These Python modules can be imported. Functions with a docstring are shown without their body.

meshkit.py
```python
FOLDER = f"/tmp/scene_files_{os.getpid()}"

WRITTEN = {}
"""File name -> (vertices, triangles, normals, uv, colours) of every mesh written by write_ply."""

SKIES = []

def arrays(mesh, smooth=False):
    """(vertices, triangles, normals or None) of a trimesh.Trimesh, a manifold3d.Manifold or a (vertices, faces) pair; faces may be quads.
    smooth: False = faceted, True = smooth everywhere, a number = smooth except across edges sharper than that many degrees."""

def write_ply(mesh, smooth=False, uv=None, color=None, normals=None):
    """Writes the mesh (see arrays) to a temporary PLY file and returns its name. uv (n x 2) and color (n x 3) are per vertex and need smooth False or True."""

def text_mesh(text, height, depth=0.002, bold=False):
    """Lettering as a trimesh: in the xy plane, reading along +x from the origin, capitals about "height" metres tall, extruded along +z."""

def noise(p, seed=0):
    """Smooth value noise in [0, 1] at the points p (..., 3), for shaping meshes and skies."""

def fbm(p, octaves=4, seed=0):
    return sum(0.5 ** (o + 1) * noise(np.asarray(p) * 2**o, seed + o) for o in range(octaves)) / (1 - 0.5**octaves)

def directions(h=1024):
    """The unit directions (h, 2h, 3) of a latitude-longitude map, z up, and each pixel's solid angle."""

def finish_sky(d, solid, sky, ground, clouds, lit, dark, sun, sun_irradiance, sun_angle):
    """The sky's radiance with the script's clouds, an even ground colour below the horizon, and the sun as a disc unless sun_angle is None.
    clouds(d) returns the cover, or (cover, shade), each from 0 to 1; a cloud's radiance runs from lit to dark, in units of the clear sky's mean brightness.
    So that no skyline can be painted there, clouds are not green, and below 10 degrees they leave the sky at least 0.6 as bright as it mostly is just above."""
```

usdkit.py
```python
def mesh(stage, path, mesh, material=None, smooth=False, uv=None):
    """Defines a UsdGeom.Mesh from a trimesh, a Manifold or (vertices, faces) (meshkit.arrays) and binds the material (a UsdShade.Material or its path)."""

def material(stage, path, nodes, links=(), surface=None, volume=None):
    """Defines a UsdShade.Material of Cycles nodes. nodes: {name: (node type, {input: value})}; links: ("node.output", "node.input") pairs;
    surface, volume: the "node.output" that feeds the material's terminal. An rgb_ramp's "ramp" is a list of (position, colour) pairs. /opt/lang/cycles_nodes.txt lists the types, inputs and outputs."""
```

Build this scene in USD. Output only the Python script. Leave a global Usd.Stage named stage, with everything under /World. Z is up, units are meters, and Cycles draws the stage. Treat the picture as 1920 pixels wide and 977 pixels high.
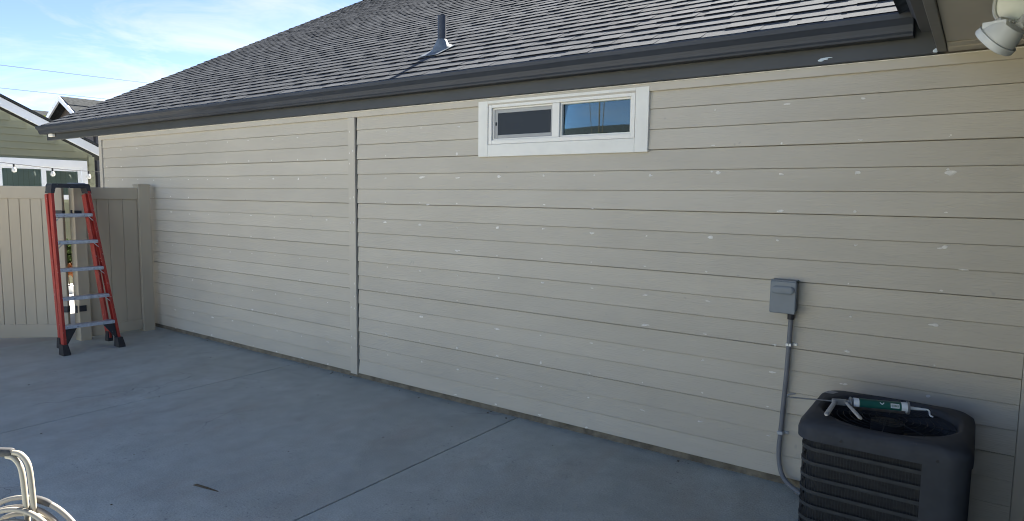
import math, random
import numpy as np, trimesh, usdkit, meshkit
from pxr import Usd, UsdGeom, UsdLux, UsdShade, Gf, Sdf
random.seed(7); rng = np.random.default_rng(7)
stage = Usd.Stage.CreateInMemory()
UsdGeom.SetStageUpAxis(stage, 'Z'); UsdGeom.SetStageMetersPerUnit(stage, 1.0)
UsdGeom.Xform.Define(stage, '/World'); UsdGeom.Scope.Define(stage, '/World/Looks')

# ---------------------------------------------------------------- camera, sky, sun, exposure
YAW, PITCH, ROLL = math.radians(-35.56), math.radians(5.60), math.radians(0.70)
EXPOSURE = 2.6
SUN_EL, SUN_ROT, SUN_I, SKY = math.radians(38.0), math.radians(-7.0), 1.25, 0.055
fw = np.array([math.sin(YAW)*math.cos(PITCH), math.cos(YAW)*math.cos(PITCH), -math.sin(PITCH)])
rt = np.array([math.cos(YAW), -math.sin(YAW), 0.0]); up = np.cross(rt, fw)
rt, up = math.cos(ROLL)*rt + math.sin(ROLL)*up, -math.sin(ROLL)*rt + math.cos(ROLL)*up
EYE = np.array([0.0, -4.014, 1.691])
cam = UsdGeom.Camera.Define(stage, '/World/camera')
cam.CreateHorizontalApertureAttr(36.0); cam.CreateFocalLengthAttr(36.0*1228.3/1920)
cam.CreateVerticalApertureAttr(36.0*977/1920)
cam.CreateClippingRangeAttr(Gf.Vec2f(0.05, 5000)); cam.CreateExposureAttr(EXPOSURE)
cam.AddTransformOp().Set(Gf.Matrix4d(*rt, 0, *up, 0, *(-fw), 0, *EYE, 1))

sun_dir = np.array([math.sin(SUN_ROT)*math.cos(SUN_EL), math.cos(SUN_ROT)*math.cos(SUN_EL), math.sin(SUN_EL)])
sun = UsdLux.DistantLight.Define(stage, '/World/sun')
sun.CreateIntensityAttr(SUN_I); sun.CreateAngleAttr(0.5); sun.CreateNormalizeAttr(True); sun.CreateColorAttr(Gf.Vec3f(1.0, 0.95, 0.86))
zz = sun_dir; xx = np.cross([0, 0, 1.0], zz); xx /= np.linalg.norm(xx); yy = np.cross(zz, xx)
sun.AddTransformOp().Set(Gf.Matrix4d(*xx, 0, *yy, 0, *zz, 0, 0, 0, 30, 1))
sky = UsdLux.DomeLight.Define(stage, '/World/sky')
skym = usdkit.material(stage, '/World/Looks/sky_air', {
    's': ('sky_texture', {'sky_type': 'single_scattering', 'sun_disc': False, 'sun_elevation': SUN_EL, 'sun_rotation': SUN_ROT, 'altitude': 300.0, 'air_density': 0.45, 'aerosol_density': 0.3, 'ozone_density': 1.0}),
    'tc': ('texture_coordinate', {}),
    'mp': ('mapping', {'scale': (2.2, 3.0, 11.0), 'rotation': (0.12, 0.10, 0.5)}),
    'n': ('noise_texture', {'scale': 1.5, 'detail': 7.0, 'roughness': 0.62, 'distortion': 0.6}),
    'r': ('rgb_ramp', {'ramp': [(0.0, (0, 0, 0)), (0.46, (0, 0, 0)), (0.66, (0.45, 0.45, 0.45)), (0.85, (0.7, 0.7, 0.7)), (1.0, (0.75, 0.75, 0.75))]}),
    'bw': ('rgb_to_bw', {}), 'cl': ('mix_color', {'blend_type': 'multiply', 'fac': 1.0, 'b': (1.42, 1.45, 1.52), 'use_clamp': False}),
    'm': ('mix_color', {'blend_type': 'mix', 'use_clamp': True}),
    'bg': ('background_shader', {'strength': SKY})},
    [('tc.generated', 'mp.vector'), ('mp.vector', 'n.vector'), ('n.fac', 'r.fac'), ('s.color', 'bw.color'), ('bw.val', 'cl.a'), ('r.color', 'm.fac'),
     ('s.color', 'm.a'), ('cl.result', 'm.b'), ('m.result', 'bg.color')], surface='bg.background')
UsdShade.MaterialBindingAPI.Apply(sky.GetPrim()).Bind(skym)

# ---------------------------------------------------------------- helpers
used = {}
def numbered(path):
    n = used.get(path, -1) + 1; used[path] = n
    return path if n == 0 else '%s_%03d' % (path, n)
def tag(p, label=None, cat=None, group=None, kind=None):
    for k, v in (('label', label), ('category', cat), ('group', group), ('kind', kind)):
        if v: p.SetCustomDataByKey(k, v)
ORG = {}
def thing(name, label, cat, loc=(0, 0, 0), group=None, kind=None):
    x = UsdGeom.Xform.Define(stage, numbered('/World/' + name)); x.AddTranslateOp().Set(Gf.Vec3d(*map(float, loc)))
    tag(x.GetPrim(), label, cat, group, kind); ORG[str(x.GetPath())] = np.array(loc, float)
    return x.GetPrim()
def part(parent, name, mesh, mat, smooth=False, label=None, kind=None):
    """mesh in world coordinates; stored relative to the thing's base"""
    if isinstance(mesh, list): mesh = trimesh.util.concatenate(mesh)
    root = '/'.join(str(parent.GetPath()).split('/')[:3]); o = ORG.get(root, np.zeros(3))
    m = trimesh.Trimesh(np.array(mesh.vertices) - o, mesh.faces, process=False)
    g = usdkit.mesh(stage, numbered(str(parent.GetPath()) + '/' + name), m, mat, smooth)
    tag(g.GetPrim(), label, kind=kind)
    return g.GetPrim()
def solo(name, mesh, mat, label=None, cat=None, kind=None, smooth=False, group=None):
    if isinstance(mesh, list): mesh = trimesh.util.concatenate(mesh)
    g = usdkit.mesh(stage, numbered('/World/' + name), mesh, mat, smooth); tag(g.GetPrim(), label, cat, group, kind)
    return g.GetPrim()
def box(x0, x1, y0, y1, z0, z1):
    m = trimesh.creation.box([x1-x0, y1-y0, z1-z0]); m.apply_translation([(x0+x1)/2, (y0+y1)/2, (z0+z1)/2]); return m
def cbox(x0, x1, y0, y1, z0, z1, c=0.004):
    """chamfered box"""
    P = []
    for sx in (0, 1):
        for sy in (0, 1):
            for sz in (0, 1):
                a = np.array([(x0, x1)[sx], (y0, y1)[sy], (z0, z1)[sz]]); d = np.array([1-2*sx, 1-2*sy, 1-2*sz])*c
                for k in range(3):
                    e = d.copy(); e[k] = 0; P.append(a + e)
    return trimesh.convex.convex_hull(np.array(P))
def beam(p0, p1, w, h, side, c=0.0):
    """box from p0 to p1, w along 'side', h along the other"""
    p0, p1, s = np.array(p0, float), np.array(p1, float), np.array(side, float); L = np.linalg.norm(p1-p0)
    a = (p1-p0)/L; s = s - a*(s@a); s /= np.linalg.norm(s); t = np.cross(a, s)
    m = cbox(-w/2, w/2, -h/2, h/2, 0, L, c) if c else box(-w/2, w/2, -h/2, h/2, 0, L)
    T = np.eye(4); T[:3, 0], T[:3, 1], T[:3, 2], T[:3, 3] = s, t, a, p0
    m.apply_transform(T); return m
def extr(poly, p0, p1, xdir):
    """polygon (2-D list) swept from p0 to p1; its x axis along xdir"""
    from shapely.geometry import Polygon
    p0, p1, s = np.array(p0, float), np.array(p1, float), np.array(xdir, float); L = np.linalg.norm(p1-p0)
    a = (p1-p0)/L; s = s - a*(s@a); s /= np.linalg.norm(s); t = np.cross(a, s)
    m = trimesh.creation.extrude_polygon(Polygon(poly), L, engine='earcut')
    T = np.eye(4); T[:3, 0], T[:3, 1], T[:3, 2], T[:3, 3] = s, t, a, p0
    m.apply_transform(T); return m
def smoothpath(P, n=8):
    """Catmull-Rom through points"""
    P = np.array(P, float); Q = np.vstack([2*P[0]-P[1], P, 2*P[-1]-P[-2]]); out = []
    for i in range(1, len(Q)-2):
        for t in np.linspace(0, 1, n, endpoint=False):
            a, b, c, d = Q[i-1], Q[i], Q[i+1], Q[i+2]
            out.append(.5*((2*b)+(c-a)*t+(2*a-5*b+4*c-d)*t*t+(3*b-a-3*c+d)*t**3))
    out.append(P[-1]); return np.array(out)
def tube(P, r, n=10, closed=False):
    P = np.array(P, float); N = len(P); r = np.broadcast_to(np.asarray(r, float), (N,))
    if closed: T = np.roll(P, -1, 0) - np.roll(P, 1, 0)
    else: T = np.gradient(P, axis=0)
    T /= np.linalg.norm(T, axis=1, keepdims=True)
    u = np.cross(T[0], [0, 0, 1.0]); u = np.cross(T[0], [1.0, 0, 0]) if np.linalg.norm(u) < .1 else u
    V = []
    for i in range(N):
        u = u - T[i]*(u@T[i]); u /= np.linalg.norm(u); v = np.cross(T[i], u)
        a = np.arange(n)/n*2*np.pi; V.append(P[i] + r[i]*(np.cos(a)[:, None]*u + np.sin(a)[:, None]*v))
    V = np.vstack(V); F = []
    for i in range(N if closed else N-1):
        A, B = i*n, ((i+1) % N)*n
        for k in range(n):
            q = (k+1) % n; F += [[A+k, A+q, B+q], [A+k, B+q, B+k]]
    if not closed:
        V = np.vstack([V, P[0], P[-1]]); c0, c1 = len(V)-2, len(V)-1
        for k in range(n):
            q = (k+1) % n; F += [[c0, q, k], [c1, (N-1)*n+k, (N-1)*n+q]]
    return trimesh.Trimesh(V, F, process=False)
def cyl(p0, p1, r0, r1=None, n=16):
    return tube([p0, p1], [r0, r0 if r1 is None else r1], n)
def prism_y(pts, y0, y1):
    """polygon in x-z pushed along y"""
    from shapely.geometry import Polygon
    m = trimesh.creation.extrude_polygon(Polygon(pts), y1-y0, engine='earcut'); v = m.vertices.copy()
    m.vertices = np.stack([v[:, 0], y0+v[:, 2], v[:, 1]], 1); m.invert(); return m
def prism_x(pts, x0, x1):
    """polygon in y-z pushed along x"""
    from shapely.geometry import Polygon
    m = trimesh.creation.extrude_polygon(Polygon(pts), x1-x0, engine='earcut'); v = m.vertices.copy()
    m.vertices = np.stack([x0+v[:, 2], v[:, 0], v[:, 1]], 1); return m

# ---------------------------------------------------------------- materials
def M(name, col, rough=.55, var=.10, scale=4.0, stretch=(1, 1, 1), bump=0.0, bscale=60.0, bstretch=None, metal=0.0, spec=.4, speck=None, island=0.0, rnd=0.0, coat=0.0):
    """paint-like surface: colour uneven by noise, fine relief; speck = (colour, threshold, scale) flecks of dirt or paint"""
    n = {'g': ('geometry', {}), 'mp': ('mapping', {'scale': stretch}), 'n': ('noise_texture', {'scale': scale, 'detail': 5.0, 'roughness': .6}),
         'mr': ('map_range', {'from_min': .3, 'from_max': .7, 'to_min': 1-var, 'to_max': 1+var, 'clamp': True}),
         'c': ('mix_color', {'blend_type': 'multiply', 'fac': 1.0, 'a': col, 'use_clamp': False}),
         'p': ('principled_bsdf', {'roughness': rough, 'metallic': metal, 'specular_ior_level': spec, 'coat_weight': coat})}
    l = [('g.position', 'mp.vector'), ('mp.vector', 'n.vector'), ('n.fac', 'mr.value'), ('mr.result', 'c.b')]
    last = 'c.result'
    if island or rnd:
        n['ir'] = ('map_range', {'to_min': 1-(island or rnd), 'to_max': 1+(island or rnd)}); n['ic'] = ('mix_color', {'blend_type': 'multiply', 'fac': 1.0})
        if island: l += [('g.random_per_island', 'ir.value')]
        else: n['oi'] = ('object_info', {}); l += [('oi.random', 'ir.value')]
        l += [(last, 'ic.a'), ('ir.result', 'ic.b')]; last = 'ic.result'
    if speck:
        n['sn'] = ('noise_texture', {'scale': speck[2], 'detail': 3.0, 'roughness': .7}); n['sr'] = ('map_range', {'from_min': speck[1], 'from_max': speck[1]+.04, 'clamp': True})
        n['sm'] = ('mix_color', {'blend_type': 'mix', 'b': speck[0]})
        l += [('g.position', 'sn.vector'), ('sn.fac', 'sr.value'), ('sr.result', 'sm.fac'), (last, 'sm.a')]; last = 'sm.result'
    l.append((last, 'p.base_color'))
    if bump:
        n['bm'] = ('mapping', {'scale': bstretch or (1, 1, 1)}); n['bn'] = ('noise_texture', {'scale': bscale, 'detail': 4.0, 'roughness': .65})
        n['b'] = ('bump', {'strength': 1.0, 'distance': bump})
        l += [('g.position', 'bm.vector'), ('bm.vector', 'bn.vector'), ('bn.fac', 'b.height'), ('b.normal', 'p.normal')]
    return usdkit.material(stage, '/World/Looks/' + name, n, l, surface='p.BSDF')

BEIGE = (.490, .443, .360)
siding = [M('siding_paint_%d' % i, tuple(np.array(BEIGE)*f), .5, .05, 1.3, (1, 1, 3), .0026, 26, (.35, 1, 5.5), speck=((.41, .375, .32), .70, 7)) for i, f in enumerate((.97, 1.0, 1.03, .985))]
trim_beige = M('trim_beige', tuple(np.array(BEIGE)*1.0), .5, .04, 3, bump=.0006, bscale=40)
filler = M('filler_paste', (.71, .675, .61), .85, .16, 45, bump=.0006, bscale=90)
charcoal = M('charcoal_paint', (.050, .053, .055), .42, .12, 2.5, bump=.0008, bscale=18, bstretch=(.3, 1, 2))
gutter_m = M('gutter_metal', (.029, .033, .041), .55, .15, 3.0, bump=.0005, bscale=5, spec=.5)
soffit_m = M('soffit_paint', (.42, .385, .325), .6, .04, 2)
SH = (.122, .126, .133)
def shingle(name, f, isl):
    c = tuple(np.array(SH)*f)
    n = {'g': ('geometry', {}), 'n': ('noise_texture', {'scale': 110.0, 'detail': 4.0, 'roughness': .7}), 'mr': ('map_range', {'from_min': .3, 'from_max': .7, 'to_min': .70, 'to_max': 1.30, 'clamp': True}), 'c': ('mix_color', {'blend_type': 'multiply', 'fac': 1.0, 'a': c, 'use_clamp': False}),
         'n2': ('noise_texture', {'scale': .55, 'detail': 3.0}), 'm2': ('map_range', {'from_min': .3, 'from_max': .7, 'to_min': .88, 'to_max': 1.12, 'clamp': True}), 'c2': ('mix_color', {'blend_type': 'multiply', 'fac': 1.0, 'use_clamp': False}),
         'ir': ('map_range', {'to_min': .92, 'to_max': 1.08}), 'c3': ('mix_color', {'blend_type': 'multiply', 'fac': 1.0, 'use_clamp': False}), 'oi': ('object_info', {}),
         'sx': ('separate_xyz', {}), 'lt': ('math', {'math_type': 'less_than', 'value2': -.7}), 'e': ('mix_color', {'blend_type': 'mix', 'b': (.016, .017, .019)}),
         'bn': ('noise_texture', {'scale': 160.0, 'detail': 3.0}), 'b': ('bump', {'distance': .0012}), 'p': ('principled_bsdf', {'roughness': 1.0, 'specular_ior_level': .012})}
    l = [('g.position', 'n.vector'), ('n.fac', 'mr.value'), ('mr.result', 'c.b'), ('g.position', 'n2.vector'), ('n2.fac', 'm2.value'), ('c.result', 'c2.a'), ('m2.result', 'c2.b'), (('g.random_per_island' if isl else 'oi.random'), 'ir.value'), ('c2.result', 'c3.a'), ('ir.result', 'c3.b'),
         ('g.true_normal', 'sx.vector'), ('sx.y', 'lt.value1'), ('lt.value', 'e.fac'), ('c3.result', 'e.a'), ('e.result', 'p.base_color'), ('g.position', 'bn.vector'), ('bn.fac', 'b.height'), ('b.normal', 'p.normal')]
    return usdkit.material(stage, '/World/Looks/' + name, n, l, surface='p.BSDF')
SH = (.100, .106, .116)
shingle_m = [shingle('shingle_granules_%d' % i, f, False) for i, f in enumerate((.95, .99, 1.02, 1.05))]
shingle_field_m = shingle('shingle_granules_field', 1.0, True)
deck_m = M('roof_deck', (.035, .036, .038), .9)
white_vinyl = M('white_vinyl', (.77, .74, .67), .35, .04, 5)
white_trim = M('white_trim_paint', (.76, .735, .66), .5, .05, 6, bump=.0005, bscale=40)
sash_grey = M('screen_frame_grey', (.36, .36, .345), .5)
dark_rubber = M('dark_rubber', (.02, .02, .022), .55, .2, 30)
black_plastic = M('black_plastic', (.022, .024, .03), .42, .3, 25, speck=((.35, .35, .38), .68, 22))
found = M('foundation_concrete', (.17, .145, .105), .9, .45, 9, bump=.006, bscale=25)
galv = M('galvanised_steel', (.45, .47, .5), .38, .2, 20, metal=.8)
lead = M('lead_flashing', (.13, .155, .18), .6, .25, 12, metal=.2, spec=.3)
pipe_m = M('vent_pipe_paint', (.032, .038, .052), .5, .1, 10)
box_grey = M('electrical_box_grey', (.19, .215, .235), .45, .06, 8)
conduit_m = M('conduit_grey', (.16, .165, .175), .5, .08, 20)
ac_top = M('air_conditioner_top', (.045, .049, .057), .62, .2, 8, bump=.0005, bscale=120, spec=.22, speck=((.06, .062, .065), .68, 30))
ac_side = M('air_conditioner_steel', (.044, .048, .055), .6, .15, 8, bump=.0004, bscale=120, spec=.22)
ac_coil = M('condenser_fins', (.019, .0205, .022), .7, .3, 30)
ac_bar = M('louver_bars', (.040, .043, .045), .55, .2, 20, spec=.25)
ac_wire = M('guard_wire_paint', (.032, .034, .037), .6, .2, 20, spec=.2)
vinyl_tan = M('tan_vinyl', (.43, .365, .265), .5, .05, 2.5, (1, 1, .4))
vinyl_tan2 = M('tan_vinyl_lit', (.385, .33, .245), .5, .05, 2.5, (1, 1, .4))  # gate vinyl, a slightly darker tan than the fence
ladder_red = M('fibreglass_red', (.33, .034, .024), .5, .32, 14, (1, 1, .3), .0008, 60, (1, 1, .1), speck=((.50, .40, .36), .655, 34))
alu = M('ladder_aluminium', (.42, .45, .50), .42, .2, 30, metal=.55, speck=((.6, .6, .6), .68, 60))
ladder_brace = M('ladder_brace', (.40, .42, .44), .45, .15, 40, metal=.5)
cream_tube = M('cream_enamel', (.36, .33, .27), .35, .05, 12)
hose_m = M('cream_hose', (.30, .275, .235), .45, .08, 25)
foam = M('grey_foam_grip', (.06, .06, .062), .8, .15, 60)
gun_metal = M('gun_steel', (.30, .31, .32), .38, .15, 30, metal=.7)
gun_cradle = M('gun_cradle_brown', (.14, .125, .115), .45, .25, 40, metal=.4)
gun_grip = M('gun_handle_putty', (.46, .45, .42), .45, .1, 40)
tube_green = M('tube_green', (.008, .085, .068), .4, .08, 30)
tube_white = M('tube_white', (.72, .76, .78), .4, .05, 30)
lamp_white = M('lamp_white', (.56, .58, .58), .4, .05, 10)
lamp_lens = M('lamp_lens', (.58, .62, .60), .25, .05, 20, spec=.6)
def concrete(name, f):
    c = np.array((.405, .436, .405))*f
    n = {'g': ('geometry', {}), 'n1': ('noise_texture', {'scale': .9, 'detail': 6.0, 'roughness': .62, 'distortion': .6}), 'n2': ('noise_texture', {'scale': 7.0, 'detail': 5.0, 'roughness': .65}), 'mp': ('mapping', {'scale': (1.0, .35, 1), 'rotation': (0, 0, .5)}),
         'n3': ('noise_texture', {'scale': 3.2, 'detail': 6.0, 'roughness': .7}), 'n4': ('noise_texture', {'scale': 34.0, 'detail': 4.0, 'roughness': .75}), 'n5': ('noise_texture', {'scale': 1.7, 'detail': 2.0}),
         'r1': ('rgb_ramp', {'ramp': [(.28, tuple(c*.76)), (.44, tuple(c*.96)), (.58, tuple(c*1.04)), (.75, tuple(c*1.2))]}),
         'm2': ('map_range', {'from_min': .3, 'from_max': .7, 'to_min': .90, 'to_max': 1.10, 'clamp': True}), 'x2': ('mix_color', {'blend_type': 'multiply', 'fac': 1.0, 'use_clamp': False}),
         'm3': ('map_range', {'from_min': .50, 'from_max': .70, 'to_min': 0, 'to_max': .55, 'clamp': True}), 'x3': ('mix_color', {'blend_type': 'mix', 'b': (.34, .31, .27)}),
         'm4': ('map_range', {'from_min': .585, 'from_max': .66, 'to_min': 0, 'to_max': 1, 'clamp': True}), 'm5': ('map_range', {'from_min': .48, 'from_max': .6, 'to_min': 0, 'to_max': .75, 'clamp': True}), 'mm': ('math', {'math_type': 'multiply'}), 'x4': ('mix_color', {'blend_type': 'mix', 'b': (.13,.14,.15)}),
         'mr': ('map_range', {'from_min': .3, 'from_max': .7, 'to_min': .42, 'to_max': .66}),
         'bn': ('noise_texture', {'scale': 70.0, 'detail': 5.0, 'roughness': .7}), 'b': ('bump', {'distance': .003}), 'wv': ('wave_texture', {'wave_type': 'rings', 'rings_direction': 'spherical', 'scale': .55, 'distortion': 14.0, 'detail': 4.0, 'detail_scale': 1.6}), 'm6': ('map_range', {'from_min': .55, 'from_max': 1.0, 'to_min': 1.0, 'to_max': .94, 'clamp': True}), 'x6': ('mix_color', {'blend_type': 'multiply', 'fac': 1.0}), 'n7': ('noise_texture', {'scale': 110.0, 'detail': 2.0, 'roughness': .6}), 'm7': ('map_range', {'from_min': .3, 'from_max': .7, 'to_min': .80, 'to_max': 1.18, 'clamp': True}), 'x7': ('mix_color', {'blend_type': 'multiply', 'fac': 1.0, 'use_clamp': False}), 'vo': ('voronoi_texture', {'feature': 'distance_to_edge', 'scale': .75, 'randomness': 1.0}), 'vn': ('noise_texture', {'scale': 5.0, 'detail': 4.0}), 'va': ('mix_color', {'blend_type': 'linear_light', 'fac': .12, 'use_clamp': False}), 'vm': ('map_range', {'from_min': .0008, 'from_max': .0035, 'to_min': 1.0, 'to_max': 0.0, 'clamp': True}), 'vk': ('noise_texture', {'scale': .8, 'detail': 1.0}), 'vl': ('map_range', {'from_min': .53, 'from_max': .60, 'clamp': True}), 'vx': ('math', {'math_type': 'multiply'}), 'x8': ('mix_color', {'blend_type': 'mix', 'b': (.15, .155, .16)}), 'p': ('principled_bsdf', {'specular_ior_level': .35})}
    l = [('g.position', 'n1.vector'), ('g.position', 'n2.vector'), ('g.position', 'mp.vector'), ('mp.vector', 'n3.vector'), ('g.position', 'n4.vector'), ('g.position', 'n5.vector'), ('n1.fac', 'r1.fac'), ('n2.fac', 'm2.value'),
         ('r1.color', 'x2.a'), ('m2.result', 'x2.b'), ('n3.fac', 'm3.value'), ('m3.result', 'x3.fac'), ('x2.result', 'x3.a'), ('n4.fac', 'm4.value'), ('n5.fac', 'm5.value'), ('m4.result', 'mm.value1'), ('m5.result', 'mm.value2'), ('mm.value', 'x4.fac'), ('x3.result', 'x4.a'),
         ('g.position', 'wv.vector'), ('wv.fac', 'm6.value'), ('x4.result', 'x6.a'), ('m6.result', 'x6.b'), ('g.position', 'n7.vector'), ('n7.fac', 'm7.value'), ('x6.result', 'x7.a'), ('m7.result', 'x7.b'), ('g.position', 'vn.vector'), ('g.position', 'va.a'), ('vn.color', 'va.b'), ('va.result', 'vo.vector'), ('vo.distance', 'vm.value'), ('g.position', 'vk.vector'), ('vk.fac', 'vl.value'), ('vm.result', 'vx.value1'), ('vl.result', 'vx.value2'), ('vx.value', 'x8.fac'), ('x7.result', 'x8.a'), ('x8.result', 'p.base_color'), ('n1.fac', 'mr.value'), ('mr.result', 'p.roughness'), ('g.position', 'bn.vector'), ('bn.fac', 'b.height'), ('b.normal', 'p.normal')]
    return usdkit.material(stage, '/World/Looks/' + name, n, l, surface='p.BSDF')
slab_m = [concrete('painted_concrete_%d' % i, f) for i, f in enumerate((1.0, .98, 1.03))]
joint_m = M('joint_dirt', (.035, .037, .04), .95, .3, 20)
yard_m = M('dry_yard', (.46, .40, .29), .95, .25, 3, bump=.02, bscale=12)
path_m = M('pale_concrete', (.42, .41, .38), .9, .1, 3, bump=.003, bscale=50)
glass_m = usdkit.material(stage, '/World/Looks/window_glass', {'f': ('fresnel', {'IOR': 1.9}), 't': ('transparent_bsdf', {'color': (.55, .60, .62)}), 'g': ('glossy_bsdf', {'color': (.72, .90, .92), 'roughness': .012}), 'm': ('mix_closure', {})},
                          [('f.fac', 'm.fac'), ('t.BSDF', 'm.closure1'), ('g.BSDF', 'm.closure2')], surface='m.closure')
clear_glass = usdkit.material(stage, '/World/Looks/clear_glass', {'f': ('fresnel', {'IOR': 1.5}), 't': ('transparent_bsdf', {'color': (.88, .93, .91)}), 'g': ('glossy_bsdf', {'color': (.9, .95, .95), 'roughness': .02}), 'm': ('mix_closure', {})},
                          [('f.fac', 'm.fac'), ('t.BSDF', 'm.closure1'), ('g.BSDF', 'm.closure2')], surface='m.closure')
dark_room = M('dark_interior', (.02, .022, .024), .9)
screen_m = usdkit.material(stage, '/World/Looks/insect_screen', {'t': ('transparent_bsdf', {'color': (1, 1, 1)}), 'd': ('diffuse_bsdf', {'color': (.055, .058, .058)}), 'm': ('mix_closure', {'fac': .72})}, [('t.BSDF', 'm.closure1'), ('d.BSDF', 'm.closure2')], surface='m.closure')
sage = M('sage_siding', (.275, .285, .205), .6, .05, 2)
neigh_white = M('neighbour_white', (.80, .82, .84), .5, .04, 3)
blind_m = M('vertical_blinds', (.44, .49, .47), .6, .05, 3)
grey_roof = M('grey_shingle_roof', (.050, .053, .055), 1.0, .35, 14, (1, 1, 3), spec=0.0)
brown_wall = M('brown_gable', (.095, .085, .082), .8, .1, 2)
wire_m = M('power_cable', (.05, .052, .055), .6)
bark = M('bark', (.10, .075, .05), .9, .3, 20)
def leaf_mat(name, col):
    return usdkit.material(stage, '/World/Looks/' + name, {'g': ('geometry', {}), 'r': ('map_range', {'to_min': .6, 'to_max': 1.35}), 'c': ('mix_color', {'blend_type': 'multiply', 'fac': 1.0, 'a': col, 'use_clamp': False}), 'd': ('diffuse_bsdf', {}), 't': ('translucent_bsdf', {}), 'm': ('mix_closure', {'fac': .35})},
        [('g.random_per_island', 'r.value'), ('r.result', 'c.b'), ('c.result', 'd.color'), ('c.result', 't.color'), ('d.BSDF', 'm.closure1'), ('t.BSDF', 'm.closure2')], surface='m.closure')
leaf_g = leaf_mat('leaf_green', (.085, .12, .045)); leaf_y = leaf_mat('leaf_yellow_green', (.20, .24, .04)); petal = leaf_mat('orange_petal', (.40, .16, .07))
bulb_glass = M('milky_bulb', (.75, .74, .70), .2, .03, 10, spec=.5)
wood_brown = M('brown_wood', (.10, .075, .045), .8, .35, 40)
sticker_m = M('grey_sticker', (.30, .31, .33), .5)
torn_m = M('torn_primer', (.62, .70, .75), .7, .1, 60)
terra = M('planter_white', (.75, .74, .72), .6)

# ---------------------------------------------------------------- ground
solo('ground', box(-400, 400, -400, 400, -.30, -.06), yard_m, kind='structure')
patio = thing('patio', None, None, (-4, -3, 0), kind='structure')
part(patio, 'joint_bed', box(-8.55, .40, -5.25, .02, -.20, -.012), joint_m)
xs = [-8.50, -5.47, -2.80, .30]
for i in range(3):
    for j, (y0, y1) in enumerate(((-5.25, .012),)):
        g = .0045
        part(patio, 'slab', cbox(xs[i]+(g if i else 0), xs[i+1]-(g if i < 2 else 0), y0, y1, -.15, 0, .003 if j == 0 else .003), slab_m[(i+j) % 3])
solo('lawn', box(-2.0, 16, -26, -5.27, -.20, -.045), M('lawn_green', (.075, .105, .03), .95, .35, 3, bump=.02, bscale=30), kind='structure')  # added unseen lawn, dark to cut bounce onto the right of the wall
solo('side_path', box(-16.5, -8.55, -6, 12, -.20, -.03), path_m, kind='structure')

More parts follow.
